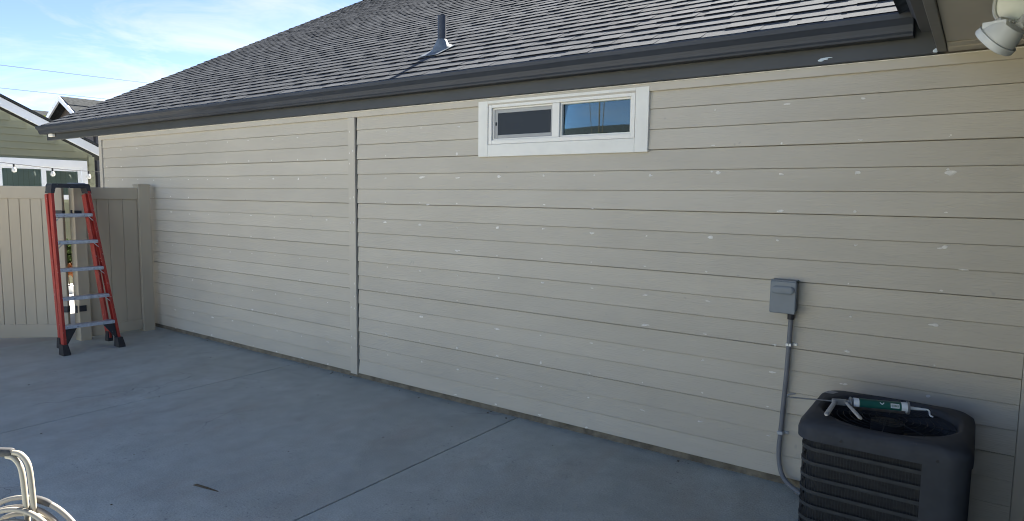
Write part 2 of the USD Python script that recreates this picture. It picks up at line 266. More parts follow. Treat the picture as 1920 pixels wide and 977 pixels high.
# ---------------------------------------------------------------- house
C0 = .13026; Z0 = .045; XL, XR = -9.69, .21; S16 = .4064; N0 = -4.217
BAT0, BAT1 = -4.69, -4.60
house = thing('house', 'single-storey beige lap-sided house under a charcoal eave and grey shingle roof', 'house', (-5, 0, 0))
wall = part(house, 'wall', [box(XL+.02, -3.09, .012, .15, .02, 2.60), box(-1.884, XR+.02, .012, .15, .02, 2.60), box(-3.09, -1.884, .012, .15, .02, 2.081), box(-3.09, -1.884, .012, .15, 2.381, 2.60), box(XL+.02, XL+.15, .15, 12, .02, 2.60)], M('house_wrap', (.26, .235, .19), .9))
part(wall, 'foundation', box(XL+.03, XR+.04, .004, .2, -.05, .06), found)
def lap(x0, x1, k, seed):
    """one lap-siding course: tapered board, bottom lip proud, slightly uneven along its length"""
    strong = k % 3 == 0
    zb, zt = Z0 + k*C0, Z0 + (k+1)*C0 - .0005
    lip = .0115 if strong else .0085
    gap = .0042 if strong else .0019
    n = max(2, int((x1-x0)/.25)); X = np.linspace(x0, x1, n+1); V = []; F = []
    w = meshkit.noise(np.stack([X*1.3, np.full_like(X, k*3.1), np.full_like(X, seed)], 1), 3)-.5
    w2 = meshkit.noise(np.stack([X*.7, np.full_like(X, k*1.7+9), np.full_like(X, seed)], 1), 5)-.5
    for x, a, b in zip(X, w, w2):
        l = lip*(1+.5*a); dz = .0012*b
        V += [(x, .010, zb+gap+dz), (x, -l+.0015, zb+gap+dz), (x, -l, zb+gap+.0018+dz), (x, -l*.93, zb+.03), (x, -.0015, zt), (x, .010, zt)]
    m = 6
    for i in range(n):
        for j in range(m):
            q = (j+1) % m; a, b, c, d = i*m+j, i*m+q, (i+1)*m+q, (i+1)*m+j
            F += [[a, b, c], [a, c, d]]
    for base, rev in ((0, True), (n*m, False)):
        for j in range(1, m-1):
            t = [base, base+j, base+j+1]; F.append(t if rev else t[::-1])
    t = trimesh.Trimesh(V, F, process=False); t.fix_normals(); return t
for s, (x0, x1) in enumerate(((XL+.085, BAT0+.005), (BAT1+.018, XR))):
    for k in range(18):
        zz = Z0+(k+.5)*C0
        segs = [(x0, x1)]
        if s == 1 and Z0+(k+1)*C0 > 2.03: segs = [(x0, -3.183), (-1.788, x1)]
        for q, (a, b) in enumerate(segs):
            part(wall, 'siding_board', lap(a, b, k, s*7+q*3), siding[(k*5+s*2+q) % 4], smooth=35)
# filler dabs over the nails: small ones as one part, the big smears singly
def dab(x, y, z, rx, rz, seed, t=.0012):
    n = 11; a = np.arange(n)/n*2*np.pi; r = .45+1.1*np.array([meshkit.noise(np.array([[math.cos(q)*1.3, math.sin(q)*1.3, seed*1.7]]), 11)[0] for q in a])
    ring = np.stack([x+rx*r*np.cos(a), np.full(n, y), z+rz*r*np.sin(a)], 1); mid = np.stack([x+.6*rx*r*np.cos(a), np.full(n, y-t), z+.6*rz*r*np.sin(a)], 1)
    V = np.vstack([ring, mid, [[x, y-t*1.1, z]]]); F = []
    for k in range(n):
        q = (k+1) % n; F += [[k, q, n+q], [k, n+q, n+k], [n+k, n+q, 2*n]]
    return trimesh.Trimesh(V, F, process=False)
def wall_y(z):
    f = ((z-Z0)/C0) % 1; k = int((z-Z0)//C0); lip = .0115 if k % 3 == 0 else .0085
    return -lip*(1-f) - .0015*f - .0003
D = []
for i in range(-13, 11):
    x = N0 + i*S16
    if x > -.02 or x < XL+.15 or BAT0-.02 < x < BAT1+.02: continue
    for kk in [3*m+.16 for m in range(0, 6)] + [3*m+1.78 for m in range(0, 6)]:
        if rng.random() < .10: continue
        xx_, z = x+rng.normal(0, .007), Z0+kk*C0+rng.normal(0, .006)
        if -3.22 < xx_ < -1.75 and z > 1.96: continue
        f = rng.choice([.75, 1.05, 1.45], p=[.45, .43, .12]); el = rng.uniform(.8, 2.0)
        D.append(dab(xx_, wall_y(z), z, .0085*f*el, .0075*f/math.sqrt(el), rng.integers(1e4), .0016))
        if rng.random() < .25: D.append(dab(xx_+rng.choice([-1, 1])*.011*f*el, wall_y(z)-.0001, z+rng.normal(0, .003), .007*f*el, .0035*f, rng.integers(1e4), .0008))
for z in np.arange(.12, 2.3, C0):                         # two nail dabs per course on the batten
    for dx in (.022, .066):
        if rng.random() < .55: D.append(dab(BAT0+dx, -.0205, z+rng.normal(0, .02), .0055, .0095, rng.integers(1e4), .001))
part(wall, 'filler_dabs', D, filler, kind='stuff')
for x, z, rx, rz in ((-.143, 1.834, .030, .011), (-.06, 1.351, .022, .004), (-3.72, 1.614, .020, .006), (-1.33, 1.85, .017, .010)):
    part(wall, 'filler_smear', dab(x, wall_y(z)-.0006, z, rx, rz, int(abs(x)*1000)), filler)
part(wall, 'batten', [cbox(BAT0, BAT1, -.020, .005, Z0-.012, 2.372, .002)], trim_beige)
part(wall, 'gap_backing', box(BAT1-.004, BAT1+.020, .008, .0116, Z0, 2.372), dark_room)  # dark strip standing in for shade in the gap beside the batten
part(wall, 'corner_board', [cbox(XL, XL+.078, -.022, .004, .03, 2.42, .002), cbox(XL-.0, XL+.02, .004, .10, .03, 2.42, .002)], trim_beige)
part(wall, 'corner_board', cbox(XR+.003, XR+.055, -.018, .004, .02, 2.43, .002), trim_beige)
part(wall, 'corner_board', cbox(XR+.056, XR+.075, -.06, .004, .02, .42, .002), white_trim, label='short white corner trim at the right end')
part(wall, 'frieze_board', cbox(XL+.0, XR+.003, -.024, .006, 2.372, 2.425, .002), trim_beige)
part(wall, 'caulk_bead', box(XL+.02, XR, -.030, -.024, 2.4205, 2.4250), M('caulk_bead', (.72, .69, .62), .5, .2, 30))
# eave: fascia, gutter, rake, soffits
ROX = -11.28; SL = .528; EY, EZ = -.115, 2.632; CS = 1/math.sqrt(1+SL*SL); SN = SL*CS
part(house, 'fascia', cbox(ROX-.02, -.235, -.052, -.008, 2.428, 2.645, .003), charcoal)
part(house, 'fascia', cbox(-.235, -.195, -7.0, -.053, 2.432, 2.645, .003), charcoal, label='charcoal fascia of the side wing, running towards the viewer')
def kgutter(L0, L1):
    """K-style gutter profile: depth d (outward) and height h, open at the top"""
    o = [(0, 0), (.066, 0), (.070, .010), (.078, .020), (.080, .034), (.086, .052), (.102, .070), (.112, .080), (.113, .104), (.108, .113), (.1055, .112), (.108, .103), (.107, .083), (.082, .056), (.075, .036), (.072, .022), (.063, .005), (.004, .005), (.004, .118), (0, .118)]
    return o
kp = kgutter(0, 0)
gut = part(house, 'gutter', prism_x([(-.055-d*1.12, 2.512+h) for d, h in kp][::-1], ROX-.06, -.34), gutter_m)
part(gut, 'end_cap', prism_x([(-.053-d*1.12, 2.511+h) for d, h in [(0, 0), (.066, 0), (.078, .020), (.086, .052), (.112, .080), (.114, .108), (0, .118)]][::-1], ROX-.0645, ROX-.0605), gutter_m)
part(gut, 'outlet', cbox(ROX+.16, ROX+.30, -.10, -.056, 2.468, 2.512, .006), white_trim, label='short white outlet under the far end of the gutter')
part(house, 'gutter', prism_y([(-.238-d*.95, 2.512+h) for d, h in kp], -7.0, -.190), gutter_m, label='gutter of the side wing')
gend = [e for e in (-1.46, -6.2)]
for gx in np.arange(-10.6, -.5, .81):
    part(gut, 'hanger', box(gx, gx+.025, -.178, -.058, 2.612, 2.616), gutter_m)
part(house, 'soffit', [box(-.193, .40, -7.0, -.012, 2.445, 2.456)], soffit_m)
part(house, 'soffit_trim', [cbox(-.192, .30, -.135, -.025, 2.434, 2.4445, .003)], soffit_m)
part(house, 'soffit_trim', [cbox(-.192, .30, -.225, -.137, 2.4385, 2.4446, .002)], soffit_m)
# the far rake
ry = np.array([-.052, 6.6])
def rakez(y, o): return EZ + SL*(y-EY) + o
part(house, 'rake_board', prism_x([(-.05, rakez(-.05, -.21)), (6.6, rakez(6.6, -.21)), (6.6, rakez(6.6, -.02)), (-.05, rakez(-.05, -.02))], ROX-.018, ROX+.022), charcoal)
part(house, 'rake_soffit', prism_x([(-.02, rakez(-.02, -.19)), (6.6, rakez(6.6, -.19)), (6.6, rakez(6.6, -.17)), (-.02, rakez(-.02, -.17))], ROX+.03, XL+.02), soffit_m)
# roof: deck and laminated shingles laid course by course
def deck_z(y): return EZ + SL*(y-EY)
RY = 6.7
roof = part(house, 'roof', [prism_x([(EY+.02, deck_z(EY+.02)-.03), (RY, deck_z(RY)-.03), (RY, deck_z(RY)-.004), (EY+.02, deck_z(EY+.02)-.004)], ROX, -.30),
                            prism_x([(1.2, deck_z(1.2)-.03), (RY, deck_z(RY)-.03), (RY, deck_z(RY)-.004), (1.2, deck_z(1.2)-.004)], -.30, 1.0),
                            trimesh.Trimesh([(ROX, RY, deck_z(RY)-.03), (6, RY, deck_z(RY)-.03), (6, 14.5, 2.3), (ROX, 14.5, 2.3), (ROX, RY, deck_z(RY)-.006), (6, RY, deck_z(RY)-.006), (6, 14.5, 2.33), (ROX, 14.5, 2.33)], [[0, 1, 2], [0, 2, 3], [4, 6, 5], [4, 7, 6], [0, 3, 7], [0, 7, 4], [1, 5, 6], [1, 6, 2]])], deck_m)
wing_roof = [(-.40, -7.0), (5.6, -7.0), (5.6, 6.2), (-.40, -.10)]
wv = [(x, y, 2.640+SL*(x+.40)) for x, y in wing_roof]
part(house, 'wing_roof', trimesh.Trimesh(wv + [(a, b, c-.03) for a, b, c in wv], [[0, 1, 2], [0, 2, 3], [4, 6, 5], [4, 7, 6], [0, 4, 5], [0, 5, 1], [1, 5, 6], [1, 6, 2], [2, 6, 7], [2, 7, 3], [3, 7, 4], [3, 4, 0]]), grey_roof)
part(house, 'wing_wall', box(XR+.08, XR+.25, -6.6, .0, 0, 2.53), charcoal)  # unseen wing wall, coloured charcoal to cut bounce onto the right siding
EXPO = .143; tabs = []
def tab(x0, x1, v, hb, jit):
    """shingle tab: lower edge at slope distance v, butt height hb"""
    va, vb = v+jit, v+EXPO+.05
    P = []
    for x in (x0, x1):
        for vv, h0, h1 in ((va, .001, hb), (vb, -.003, .0005)):
            for h in (h0, h1):
                P.append((x, EY+vv*CS-h*SN, EZ+vv*SN+h*CS))
    return trimesh.Trimesh(P, [[0, 1, 3], [0, 3, 2], [4, 7, 5], [4, 6, 7], [1, 5, 7], [1, 7, 3], [0, 4, 5], [0, 5, 1], [2, 3, 7], [2, 7, 6]], process=False)
for k in range(-0, int((RY-EY)/CS/EXPO)+1):
    v = k*EXPO; yk = EY+v*CS
    x = ROX-.02+rng.uniform(-.02, .0); xend = min(1.0, -.385+max(0, yk-EY)*1.0) if k else -.37
    thick = rng.random() < .5
    while x < xend:
        wd = rng.choice([.07, .10, .13, .16, .20, .27]); x1 = min(x+wd, xend+.02)
        if x1-x > .03: tabs.append((x, x1, v, (.0132 if thick else .0095)*rng.uniform(.9, 1.1), rng.uniform(-.002, .002) + (0 if thick else .004)))
        x = x1-.0005; thick = not thick if rng.random() < .8 else thick
def seen(t):
    p = np.array([(t[0]+t[1])/2, EY+t[2]*CS, EZ+t[2]*SN]) - EYE; z = p@fw
    a, b = (p@rt)/z*1228.3, (p@up)/z*1228.3
    return (t[1]-t[0])/z**2*1e3 if abs(a) < 950 and -488 < b < 483 else 0.0
order = sorted(range(len(tabs)), key=lambda i: -seen(tabs[i])); near = set(order[:298])
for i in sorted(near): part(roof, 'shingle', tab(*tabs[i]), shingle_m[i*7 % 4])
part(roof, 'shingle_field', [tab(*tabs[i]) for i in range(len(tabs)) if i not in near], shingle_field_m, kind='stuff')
part(house, 'drip_edge', prism_x([(EY+.010, EZ-.014), (EY+.03, EZ-.004), (EY+.03, EZ-.018), (EY+.014, EZ-.03)], ROX, -.36), deck_m)
part(house, 'torn_patch', trimesh.util.concatenate([dab(-.775, -.0535, 2.450, .018, .008, 5, .004), dab(-.757, -.0534, 2.456, .022, .006, 15, .003), dab(-.735, -.0533, 2.461, .020, .0025, 25, .002)]), torn_m, label='torn pale patch on the charcoal fascia')
part(house, 'torn_patch', dab(-.245, -.0535, 2.441, .012, .012, 8, .004), torn_m, label='dab of white sealant in the corner of the fascias')
# plumbing vent through the roof
vent = part(house, 'roof_vent', cyl((-4.115, .60, 2.98), (-4.115, .60, 3.318), .038, n=20), pipe_m, smooth=40)
vb = np.array([-4.115, .60, deck_z(.60)])
def onroof(dx, dv, h): return vb + np.array([dx, dv*CS-h*SN, dv*SN+h*CS])
ring = [[onroof(r*math.cos(a), r*math.sin(a)*1.05, h) if h < .05 else vb+np.array([r*math.cos(a), r*math.sin(a), h]) for a in np.arange(20)/20*2*np.pi] for r, h in ((.105, .016), (.080, .032), (.060, .062), (.048, .088), (.043, .096), (.0385, .097))]
V = np.vstack(ring); F = []
for i in range(5):
    for q in range(20):
        r_ = (q+1) % 20; F += [[i*20+q, i*20+r_, i*20+20+r_], [i*20+q, i*20+20+r_, i*20+20+q]]
part(vent, 'flashing_boot', trimesh.Trimesh(V, F, process=False), lead, smooth=50)
fl = [onroof(a, b, .0175+c) for a, b, c in ((-.115, -.20, .002), (.115, -.20, .002), (.115, .07, 0), (-.115, .07, 0))]
part(vent, 'flashing_sheet', trimesh.Trimesh(fl+[p-np.array([0, 0, .004]) for p in fl], [[0, 1, 2], [0, 2, 3], [4, 6, 5], [4, 7, 6], [0, 4, 5], [0, 5, 1], [1, 5, 6], [1, 6, 2], [2, 6, 7], [2, 7, 3], [3, 7, 4], [3, 4, 0]]), lead)
# window
win = part(house, 'window', [cbox(-3.185, -3.094, -.026, .02, 1.988, 2.404, .002), cbox(-1.880, -1.787, -.026, .02, 1.988, 2.404, .002), cbox(-3.0935, -1.8805, -.0255, .02, 1.988, 2.079, .002), cbox(-3.0935, -1.8805, -.0255, .02, 2.384, 2.404, .002)], white_trim)
def frame(x0, x1, z0, z1, w, y0, y1, wb=None):
    wb = wb or w
    return [cbox(x0, x0+w, y0, y1, z0, z1, .002), cbox(x1-w, x1, y0, y1, z0, z1, .002), cbox(x0+w, x1-w, y0+.0005, y1, z0, z0+wb, .002), cbox(x0+w, x1-w, y0+.0005, y1, z1-w, z1, .002)]
part(win, 'window_frame', frame(-3.090, -1.884, 2.081, 2.381, .030, -.022, .05), white_vinyl)
part(win, 'mullion', cbox(-2.519, -2.463, -.019, .04, 2.112, 2.350, .002), white_vinyl)
part(win, 'fixed_sash', frame(-2.462, -1.915, 2.1115, 2.3505, .012, -.004, .04), white_vinyl)
part(win, 'sliding_sash', frame(-3.059, -2.520, 2.1115, 2.3505, .012, -.004, .04), white_vinyl)
part(win, 'screen_frame', frame(-3.046, -2.521, 2.124, 2.338, .026, .004, .012), sash_grey)
part(win, 'latch', cbox(-3.038, -3.028, -.004, .004, 2.22, 2.245, .002), dark_rubber)
part(win, 'insect_screen', box(-3.021, -2.546, .007, .0075, 2.149, 2.313), screen_m)
part(win, 'pane', box(-3.046, -2.521, .024, .0245, 2.124, 2.338), glass_m)
part(win, 'pane', box(-2.449, -1.928, .018, .0185, 2.1235, 2.3385), glass_m)
part(win, 'room_behind', [box(-3.08, -1.89, .142, .147, 2.085, 2.378), box(-3.08, -1.89, .052, .14, 2.3785, 2.379)], dark_room)
stage.GetPrimAtPath(wall.GetPath())
# ---------------------------------------------------------------- electrical disconnect with conduit
dc = thing('disconnect_box', 'grey metal electrical disconnect box on the siding, with conduit running down to the air conditioner', 'electrical box', (-.895, 0, 1.04))
part(dc, 'back_box', cbox(-.962, -.832, -.075, -.010, 1.048, 1.222, .006), box_grey)
part(dc, 'cover', [cbox(-.969, -.827, -.088, -.076, 1.040, 1.226, .005), cbox(-.967, -.829, -.086, -.010, 1.2265, 1.232, .002)], box_grey)
hd = trimesh.convex.convex_hull(np.array([(cx+r*math.cos(a), y, cz+r*math.sin(a)) for cx, cz in ((-.938, 1.176), (-.858, 1.176)) for y, r in ((-.088, .022), (-.098, .022), (-.103, .015)) for a in np.arange(12)/12*2*np.pi]))
part(dc, 'handle', hd, box_grey, smooth=40)
part(dc, 'fitting', cyl((-.857, -.045, 1.005), (-.857, -.045, 1.047), .019, n=18), dark_rubber, smooth=40)
cpath = smoothpath([(-.857, -.045, 1.02), (-.858, -.044, .95), (-.862, -.038, .83), (-.868, -.034, .65), (-.876, -.034, .47), (-.882, -.034, .32), (-.886, -.036, .22), (-.874, -.05, .13), (-.83, -.09, .065), (-.72, -.16, .032), (-.60, -.22, .03)], 10)
part(dc, 'conduit', tube(cpath, .0135, 12), conduit_m, smooth=60)
for zc, xc in ((.855, -.861), (.323, -.882)):
    part(dc, 'strap', [cbox(xc-.017, xc+.017, -.052, -.010, zc-.010, zc+.010, .003), cbox(xc+.012, xc+.042, -.016, -.010, zc-.009, zc+.009, .002), cyl((xc+.03, -.015, zc), (xc+.03, -.021, zc), .006, n=8)], galv)

# ---------------------------------------------------------------- air conditioner
AX0, AX1, AY0, AY1, AZ = -.632, .036, -.868, -.205, .690
acx, acy = (AX0+AX1)/2, (AY0+AY1)/2; hw = (AX1-AX0)/2
def rsq(half, r, z, n=8, cx=acx, cy=acy):
    """rounded square outline"""
    o = []
    for q, (sx, sy) in enumerate(((1, 1), (-1, 1), (-1, -1), (1, -1))):
        for t in np.linspace(0, math.pi/2, n):
            a = q*math.pi/2+t; o.append((cx+sx*(half-r)+r*math.cos(a), cy+sy*(half-r)+r*math.sin(a), z))
    return np.array(o)
def circ(r, z, n=32, cx=acx, cy=acy):
    a = np.array([(q*math.pi/2)+t for q in range(4) for t in np.linspace(math.radians(12) if n else 0, math.radians(78), n//4)])
    return np.stack([cx+r*np.cos(a), cy+r*np.sin(a), np.full(len(a), z)], 1)
def loft(rings, capA=False, capB=False):
    n = len(rings[0]); V = np.vstack(rings); F = []
    for i in range(len(rings)-1):
        for k in range(n):
            q = (k+1) % n; F += [[i*n+k, i*n+q, i*n+n+q], [i*n+k, i*n+n+q, i*n+n+k]]
    for flag, base, c in ((capA, 0, rings[0].mean(0)), (capB, (len(rings)-1)*n, rings[-1].mean(0))):
        if flag:
            V = np.vstack([V, c]); t = len(V)-1
            F += [[t, base+(k+1) % n, base+k] if base == 0 else [t, base+k, base+(k+1) % n] for k in range(n)]
    return trimesh.Trimesh(V, F, process=False)
ac = thing('air_conditioner', 'dark grey outdoor air conditioner with round fan opening, standing by the wall', 'air conditioner', (acx, acy, 0))
part(ac, 'top_cover', loft([rsq(hw-.004, .085, .600), rsq(hw+.004, .090, .602), rsq(hw+.005, .090, .640), rsq(hw-.002, .092, .668), rsq(hw-.022, .10, .686), rsq(hw-.045, .12, .692), circ(.300, .693), circ(.288, .690), circ(.280, .678), circ(.276, .640), circ(.270, .585)]), ac_top, smooth=50)
part(ac, 'base_pan', loft([rsq(hw, .085, .0), rsq(hw+.004, .088, .004), rsq(hw+.004, .088, .055), rsq(hw-.004, .085, .060)], True, True), ac_side, smooth=40)
part(ac, 'coil', loft([rsq(hw-.035, .07, .055), rsq(hw-.035, .07, .605)]), ac_coil, smooth=60)
part(ac, 'fan_floor', loft([circ(.27, .60), circ(.26, .42)], False, True), ac_coil)
# solid corner posts
for sx, sy, a, b in ((1, -1, .085, .05), (1, 1, .05, .05), (-1, 1, .05, .05)):
    o = rsq(hw-.001, .085, .058, 10); q = {(1, 1): 0, (-1, 1): 1, (-1, -1): 2, (1, -1): 3}[(sx, sy)]
    seg = list(o[q*10:(q+1)*10, :2]); c = np.array([acx+sx*(hw-.086), acy+sy*(hw-.086)])
    ex = (np.array([seg[-1][0]+(-sx)*a if abs(seg[-1][1]-(acy+sy*(hw-.001))) < .003 else seg[-1][0], seg[-1][1] if abs(seg[-1][1]-(acy+sy*(hw-.001))) < .003 else seg[-1][1]-sy*a]))
    e0 = (np.array([seg[0][0]+(-sx)*a if abs(seg[0][1]-(acy+sy*(hw-.001))) < .003 else seg[0][0], seg[0][1] if abs(seg[0][1]-(acy+sy*(hw-.001))) < .003 else seg[0][1]-sy*a]))
    outl = [e0]+seg+[ex]; inn = [p*.97+c*.03 for p in outl[::-1]]
    from shapely.geometry import Polygon
    m = trimesh.creation.extrude_polygon(Polygon(np.array(outl+inn)).buffer(0), .545, engine='earcut'); m.apply_translation([0, 0, .058]); part(ac, 'corner_post', m, ac_side, smooth=40)
fy = acy-hw-.002
def lpath(inset):
    """outline of the open louvered sides: front face, round the left corner, along the left side"""
    h = hw-inset; r = .085
    arc = [(acx-h+r+r*math.cos(a), acy-h+r+r*math.sin(a)) for a in np.linspace(1.5*math.pi, math.pi, 10)]
    return np.array([(AX1-.155, acy-h)]+arc+[(acx-h, AY1-.07)])
def sweepbar(P, z, t, h):
    N = np.gradient(P, axis=0); N /= np.linalg.norm(N, axis=1, keepdims=True); N = np.stack([N[:, 1], -N[:, 0]], 1); V = []; F = []
    for p, n in zip(P, N):
        for a, b in ((0, -h/2), (0, h/2), (t, h/2-.004), (t, -h/2)): V.append((*(p+n*a), z+b))
    for i in range(len(P)-1):
        for k in range(4):
            q = (k+1) % 4; F += [[4*i+k, 4*i+q, 4*i+4+q], [4*i+k, 4*i+4+q, 4*i+4+k]]
    F += [[0, 2, 1], [0, 3, 2]]; e = 4*(len(P)-1); F += [[e, e+1, e+2], [e, e+2, e+3]]
    m = trimesh.Trimesh(V, F, process=False); m.fix_normals(); return m
for k in range(8):                                    # horizontal louver bars on the front and left faces
    z = .085+k*.0675
    part(ac, 'louver_bar', sweepbar(lpath(.013), z, .006, .017), ac_bar)
LP = lpath(.016); LD = np.r_[0, np.cumsum(np.linalg.norm(np.diff(LP, axis=0), axis=1))]; wr = []
for d in np.arange(.01, LD[-1], .0125):
    x, y = np.interp(d, LD, LP[:, 0]), np.interp(d, LD, LP[:, 1]); wr.append(box(x-.0011, x+.0011, y-.0011, y+.0011, .062, .60))
part(ac, 'guard_wires', wr, ac_wire, kind='stuff')
part(ac, 'side_panel', cbox(AX1-.006, AX1-.001, AY0+.14, AY1-.07, .06, .60, .001), ac_side)
for x in (.19, .55): part(ac, 'top_screw', cyl((AX0+x, fy-.0045, .628), (AX0+x, fy-.0075, .628), .006, n=10), dark_rubber)
gr = []
for r in np.linspace(.05, .27, 9): gr.append(tube([(acx+r*math.cos(a), acy+r*math.sin(a), .665+.012*(1-r/.27)) for a in np.arange(40)/40*2*np.pi], .0016, 5, True))
for q in range(8): gr.append(cyl((acx+.04*math.cos(q*math.pi/4), acy+.04*math.sin(q*math.pi/4), .675), (acx+.283*math.cos(q*math.pi/4), acy+.283*math.sin(q*math.pi/4), .664), .0022, n=6))
part(ac, 'fan_guard', gr, ac_coil)
part(ac, 'fan_motor', cyl((acx, acy, .50), (acx, acy, .655), .07, n=24), ac_coil, smooth=40)
for q in range(3):
    a = q*2*math.pi/3+.4; P = []
    for rr, w, zc in ((.06, .05, .56), (.16, .10, .555), (.25, .12, .55)):
        for s in (-1, 1): P.append((acx+rr*math.cos(a)-s*w*math.sin(a), acy+rr*math.sin(a)+s*w*math.cos(a), zc+s*.025))
    v = np.array(P); v2 = v-np.array([0, 0, .003]); part(ac, 'fan_blade', trimesh.Trimesh(np.vstack([v, v2]), [[0, 2, 1], [1, 2, 3], [2, 4, 3], [3, 4, 5], [6, 7, 8], [7, 9, 8], [8, 9, 10], [9, 11, 10], [0, 1, 7], [0, 7, 6], [4, 10, 11], [4, 11, 5]], process=False), ac_coil)
part(ac, 'rating_sticker', trimesh.Trimesh([(-.612, -.352, .6925), (-.566, -.350, .6932), (-.548, -.298, .6932), (-.588, -.296, .6932)], [[0, 1, 2], [0, 2, 3]]), sticker_m)

# ---------------------------------------------------------------- caulking gun across the opening
ga = np.array([-.441, -.579, .728]); gb = np.array([-.231, -.507, .728]); gd = (gb-ga)/np.linalg.norm(gb-ga); gs = np.array([gd[1], -gd[0], 0]); gu = np.array([0, 0, 1.0])
gun = thing('caulking_gun', 'caulking gun loaded with a green tube, lying across the air conditioner top', 'caulking gun', (*((ga+gb)/2)[:2], .695))
part(gun, 'tube', tube([ga, ga+gd*.016, gb-gd*.02, gb], .0245, 20), tube_green, smooth=40)
part(gun, 'tube_end', tube([ga-gd*.001, ga+gd*.022], .0249, 20), tube_white, smooth=40)
part(gun, 'tube_end', tube([gb-gd*.022, gb+gd*.003], .0249, 20), tube_white, smooth=40)
def onTube(s, th, w, h, mat, name):
    """a small print patch wrapped on the tube at length s, angle th from the top towards the viewer"""
    P = []; F = []
    nn = 5
    for a in (s-w/2, s+w/2):
        for t in np.linspace(th-h/2, th+h/2, nn): P.append(ga+gd*a+.0251*(gs*math.sin(t)+gu*math.cos(t)))
    for k in range(nn-1): F += [[k, k+1, nn+k+1], [k, nn+k+1, nn+k]]
    m = trimesh.Trimesh(P, F, process=False); m2 = m.copy(); m2.invert(); part(gun, name, m, mat)
onTube(.172, 1.15, .036, .85, tube_white, 'label_patch'); onTube(.172, 1.15, .030, .55, tube_green, 'label_patch_inner')
for k in range(8): onTube(.160+k*.0034, 1.15, .0014, .42, tube_white, 'barcode_line')
for sgn in (-1, 1):                                   # small white chevron mark
    P = []
    for t, o in ((0, 0), (1, 0), (1, .5), (0, .5)): P.append(ga+gd*(.118+sgn*.009*t)+.0252*(gs*math.sin(.95-.35*t+o*.5)+gu*math.cos(.95-.35*t+o*.5)))
    m = trimesh.Trimesh(P, [[0, 1, 2], [0, 2, 3]] if sgn < 0 else [[0, 2, 1], [0, 3, 2]], process=False); part(gun, 'chevron_mark', m, tube_white)
# cradle: half-pipe under the tube
cr = []
for th in np.linspace(math.pi*.62, math.pi*1.38, 9): cr.append((math.sin(th), math.cos(th)))
V = []; F = []
for s in (-.012, .215):
    for r in (.0262, .0285):
        for a, b in cr: V.append(ga+gd*s+r*(gs*a+gu*b))
n9 = 9
for k in range(n9-1):
    F += [[k, k+1, 2*n9+k+1], [k, 2*n9+k+1, 2*n9+k], [n9+k, 3*n9+k+1, n9+k+1], [n9+k, 3*n9+k, 3*n9+k+1]]
for a, b in ((0, n9), (n9-1, 2*n9-1)): F += [[a, b, b+2*n9], [a, b+2*n9, a+2*n9]]
part(gun, 'cradle', trimesh.Trimesh(V, F, process=False), gun_cradle, smooth=40)
part(gun, 'end_plate', [tube([gb+gd*.004, gb+gd*.012], .030, 20), tube([ga-gd*.016, ga-gd*.010], .028, 20)], gun_metal, smooth=40)
part(gun, 'nozzle', tube([gb+gd*.012, gb+gd*.02, gb+gd*.082], [.011, .0085, .0045], 12), tube_white, smooth=40)
ne = gb+gd*.080
part(gun, 'nozzle_hook', tube(smoothpath([ne, ne+gd*.010, ne+gd*.014+gs*.012-gu*.004, ne+gd*.008+gs*.046-gu*.012, ne+gd*.015+gs*.060-gu*.014], 5), .0036, 8), tube_white, smooth=60)
hb = ga-gd*.055
part(gun, 'frame', [beam(ga-gd*.012, ga-gd*.085, .020, .022, gs, .004), beam(ga-gd*.030+gs*.004, ga-gd*.095+gs*.008, .012, .030, gs, .003)], gun_metal)
def grip(p0, p1, w):
    d = (p1-p0)/np.linalg.norm(p1-p0); s = np.cross(d, gu); s /= np.linalg.norm(s)
    return trimesh.convex.convex_hull(np.array([p+(s*math.cos(a)*w+gu*math.sin(a)*w*.65)*f+d*e for p, f, e in ((p0, .8, 0), (p0, .9, .02), (p1, 1.0, -.012), (p1, .6, 0)) for a in np.arange(10)/10*2*np.pi]))
part(gun, 'handle', grip(ga-gd*.082+gs*.012, np.array([-.520, -.800, .712]), .012), gun_grip, smooth=40)
part(gun, 'trigger', grip(ga-gd*.030+gs*.012, np.array([-.385, -.745, .708]), .010), gun_grip, smooth=40)
part(gun, 'grip_screw', [cyl(np.array([-.514, -.786, .716]), np.array([-.514, -.786, .722]), .004, n=8), cyl(np.array([-.394, -.732, .712]), np.array([-.394, -.732, .717]), .004, n=8)], gun_metal)
re = ga-gd*.285
part(gun, 'push_rod', tube(smoothpath([ga-gd*.02, re+gd*.05, re, re-gd*.004+gs*.001+gu*.012, re+gd*.03+gu*.020], 5), .0034, 8), gun_metal, smooth=60)
# ---------------------------------------------------------------- step ladder leaning folded against the fence
lad = thing('step_ladder', 'folded red fibreglass step ladder with aluminium steps leaning against the tan fence', 'ladder', (-7.75, -1.02, 0))
railL = (np.array([-7.632, -1.288, .03]), np.array([-8.035, -1.188, 1.70])); railR = (np.array([-7.606, -.768, .03]), np.array([-8.028, -.842, 1.70]))
def onr(rail, z): a, b = rail; return a+(b-a)*(z-a[2])/(b[2]-a[2])
chan = [(-.040, -.013), (.036, -.013), (.036, .013), (.031, .013), (.031, -.008), (-.035, -.008), (-.035, .013), (-.040, .013)]
for rail, sg in ((railL, 1), (railR, -1)):
    part(lad, 'front_rail', extr([(x, y*sg) for x, y in chan][::sg], rail[0]-np.array([0, 0, .0]), rail[1], (1, 0, .24)), ladder_red)
rearL = (np.array([-7.79, -1.262, .075]), np.array([-8.105, -1.205, 1.655])); rearR = (np.array([-7.77, -.800, .075]), np.array([-8.098, -.846, 1.655]))
for rail, rw in ((rearL, .056), (rearR, .095)): part(lad, 'rear_rail', beam(rail[0], rail[1], rw, .024, (1, 0, .2), .003), ladder_red)
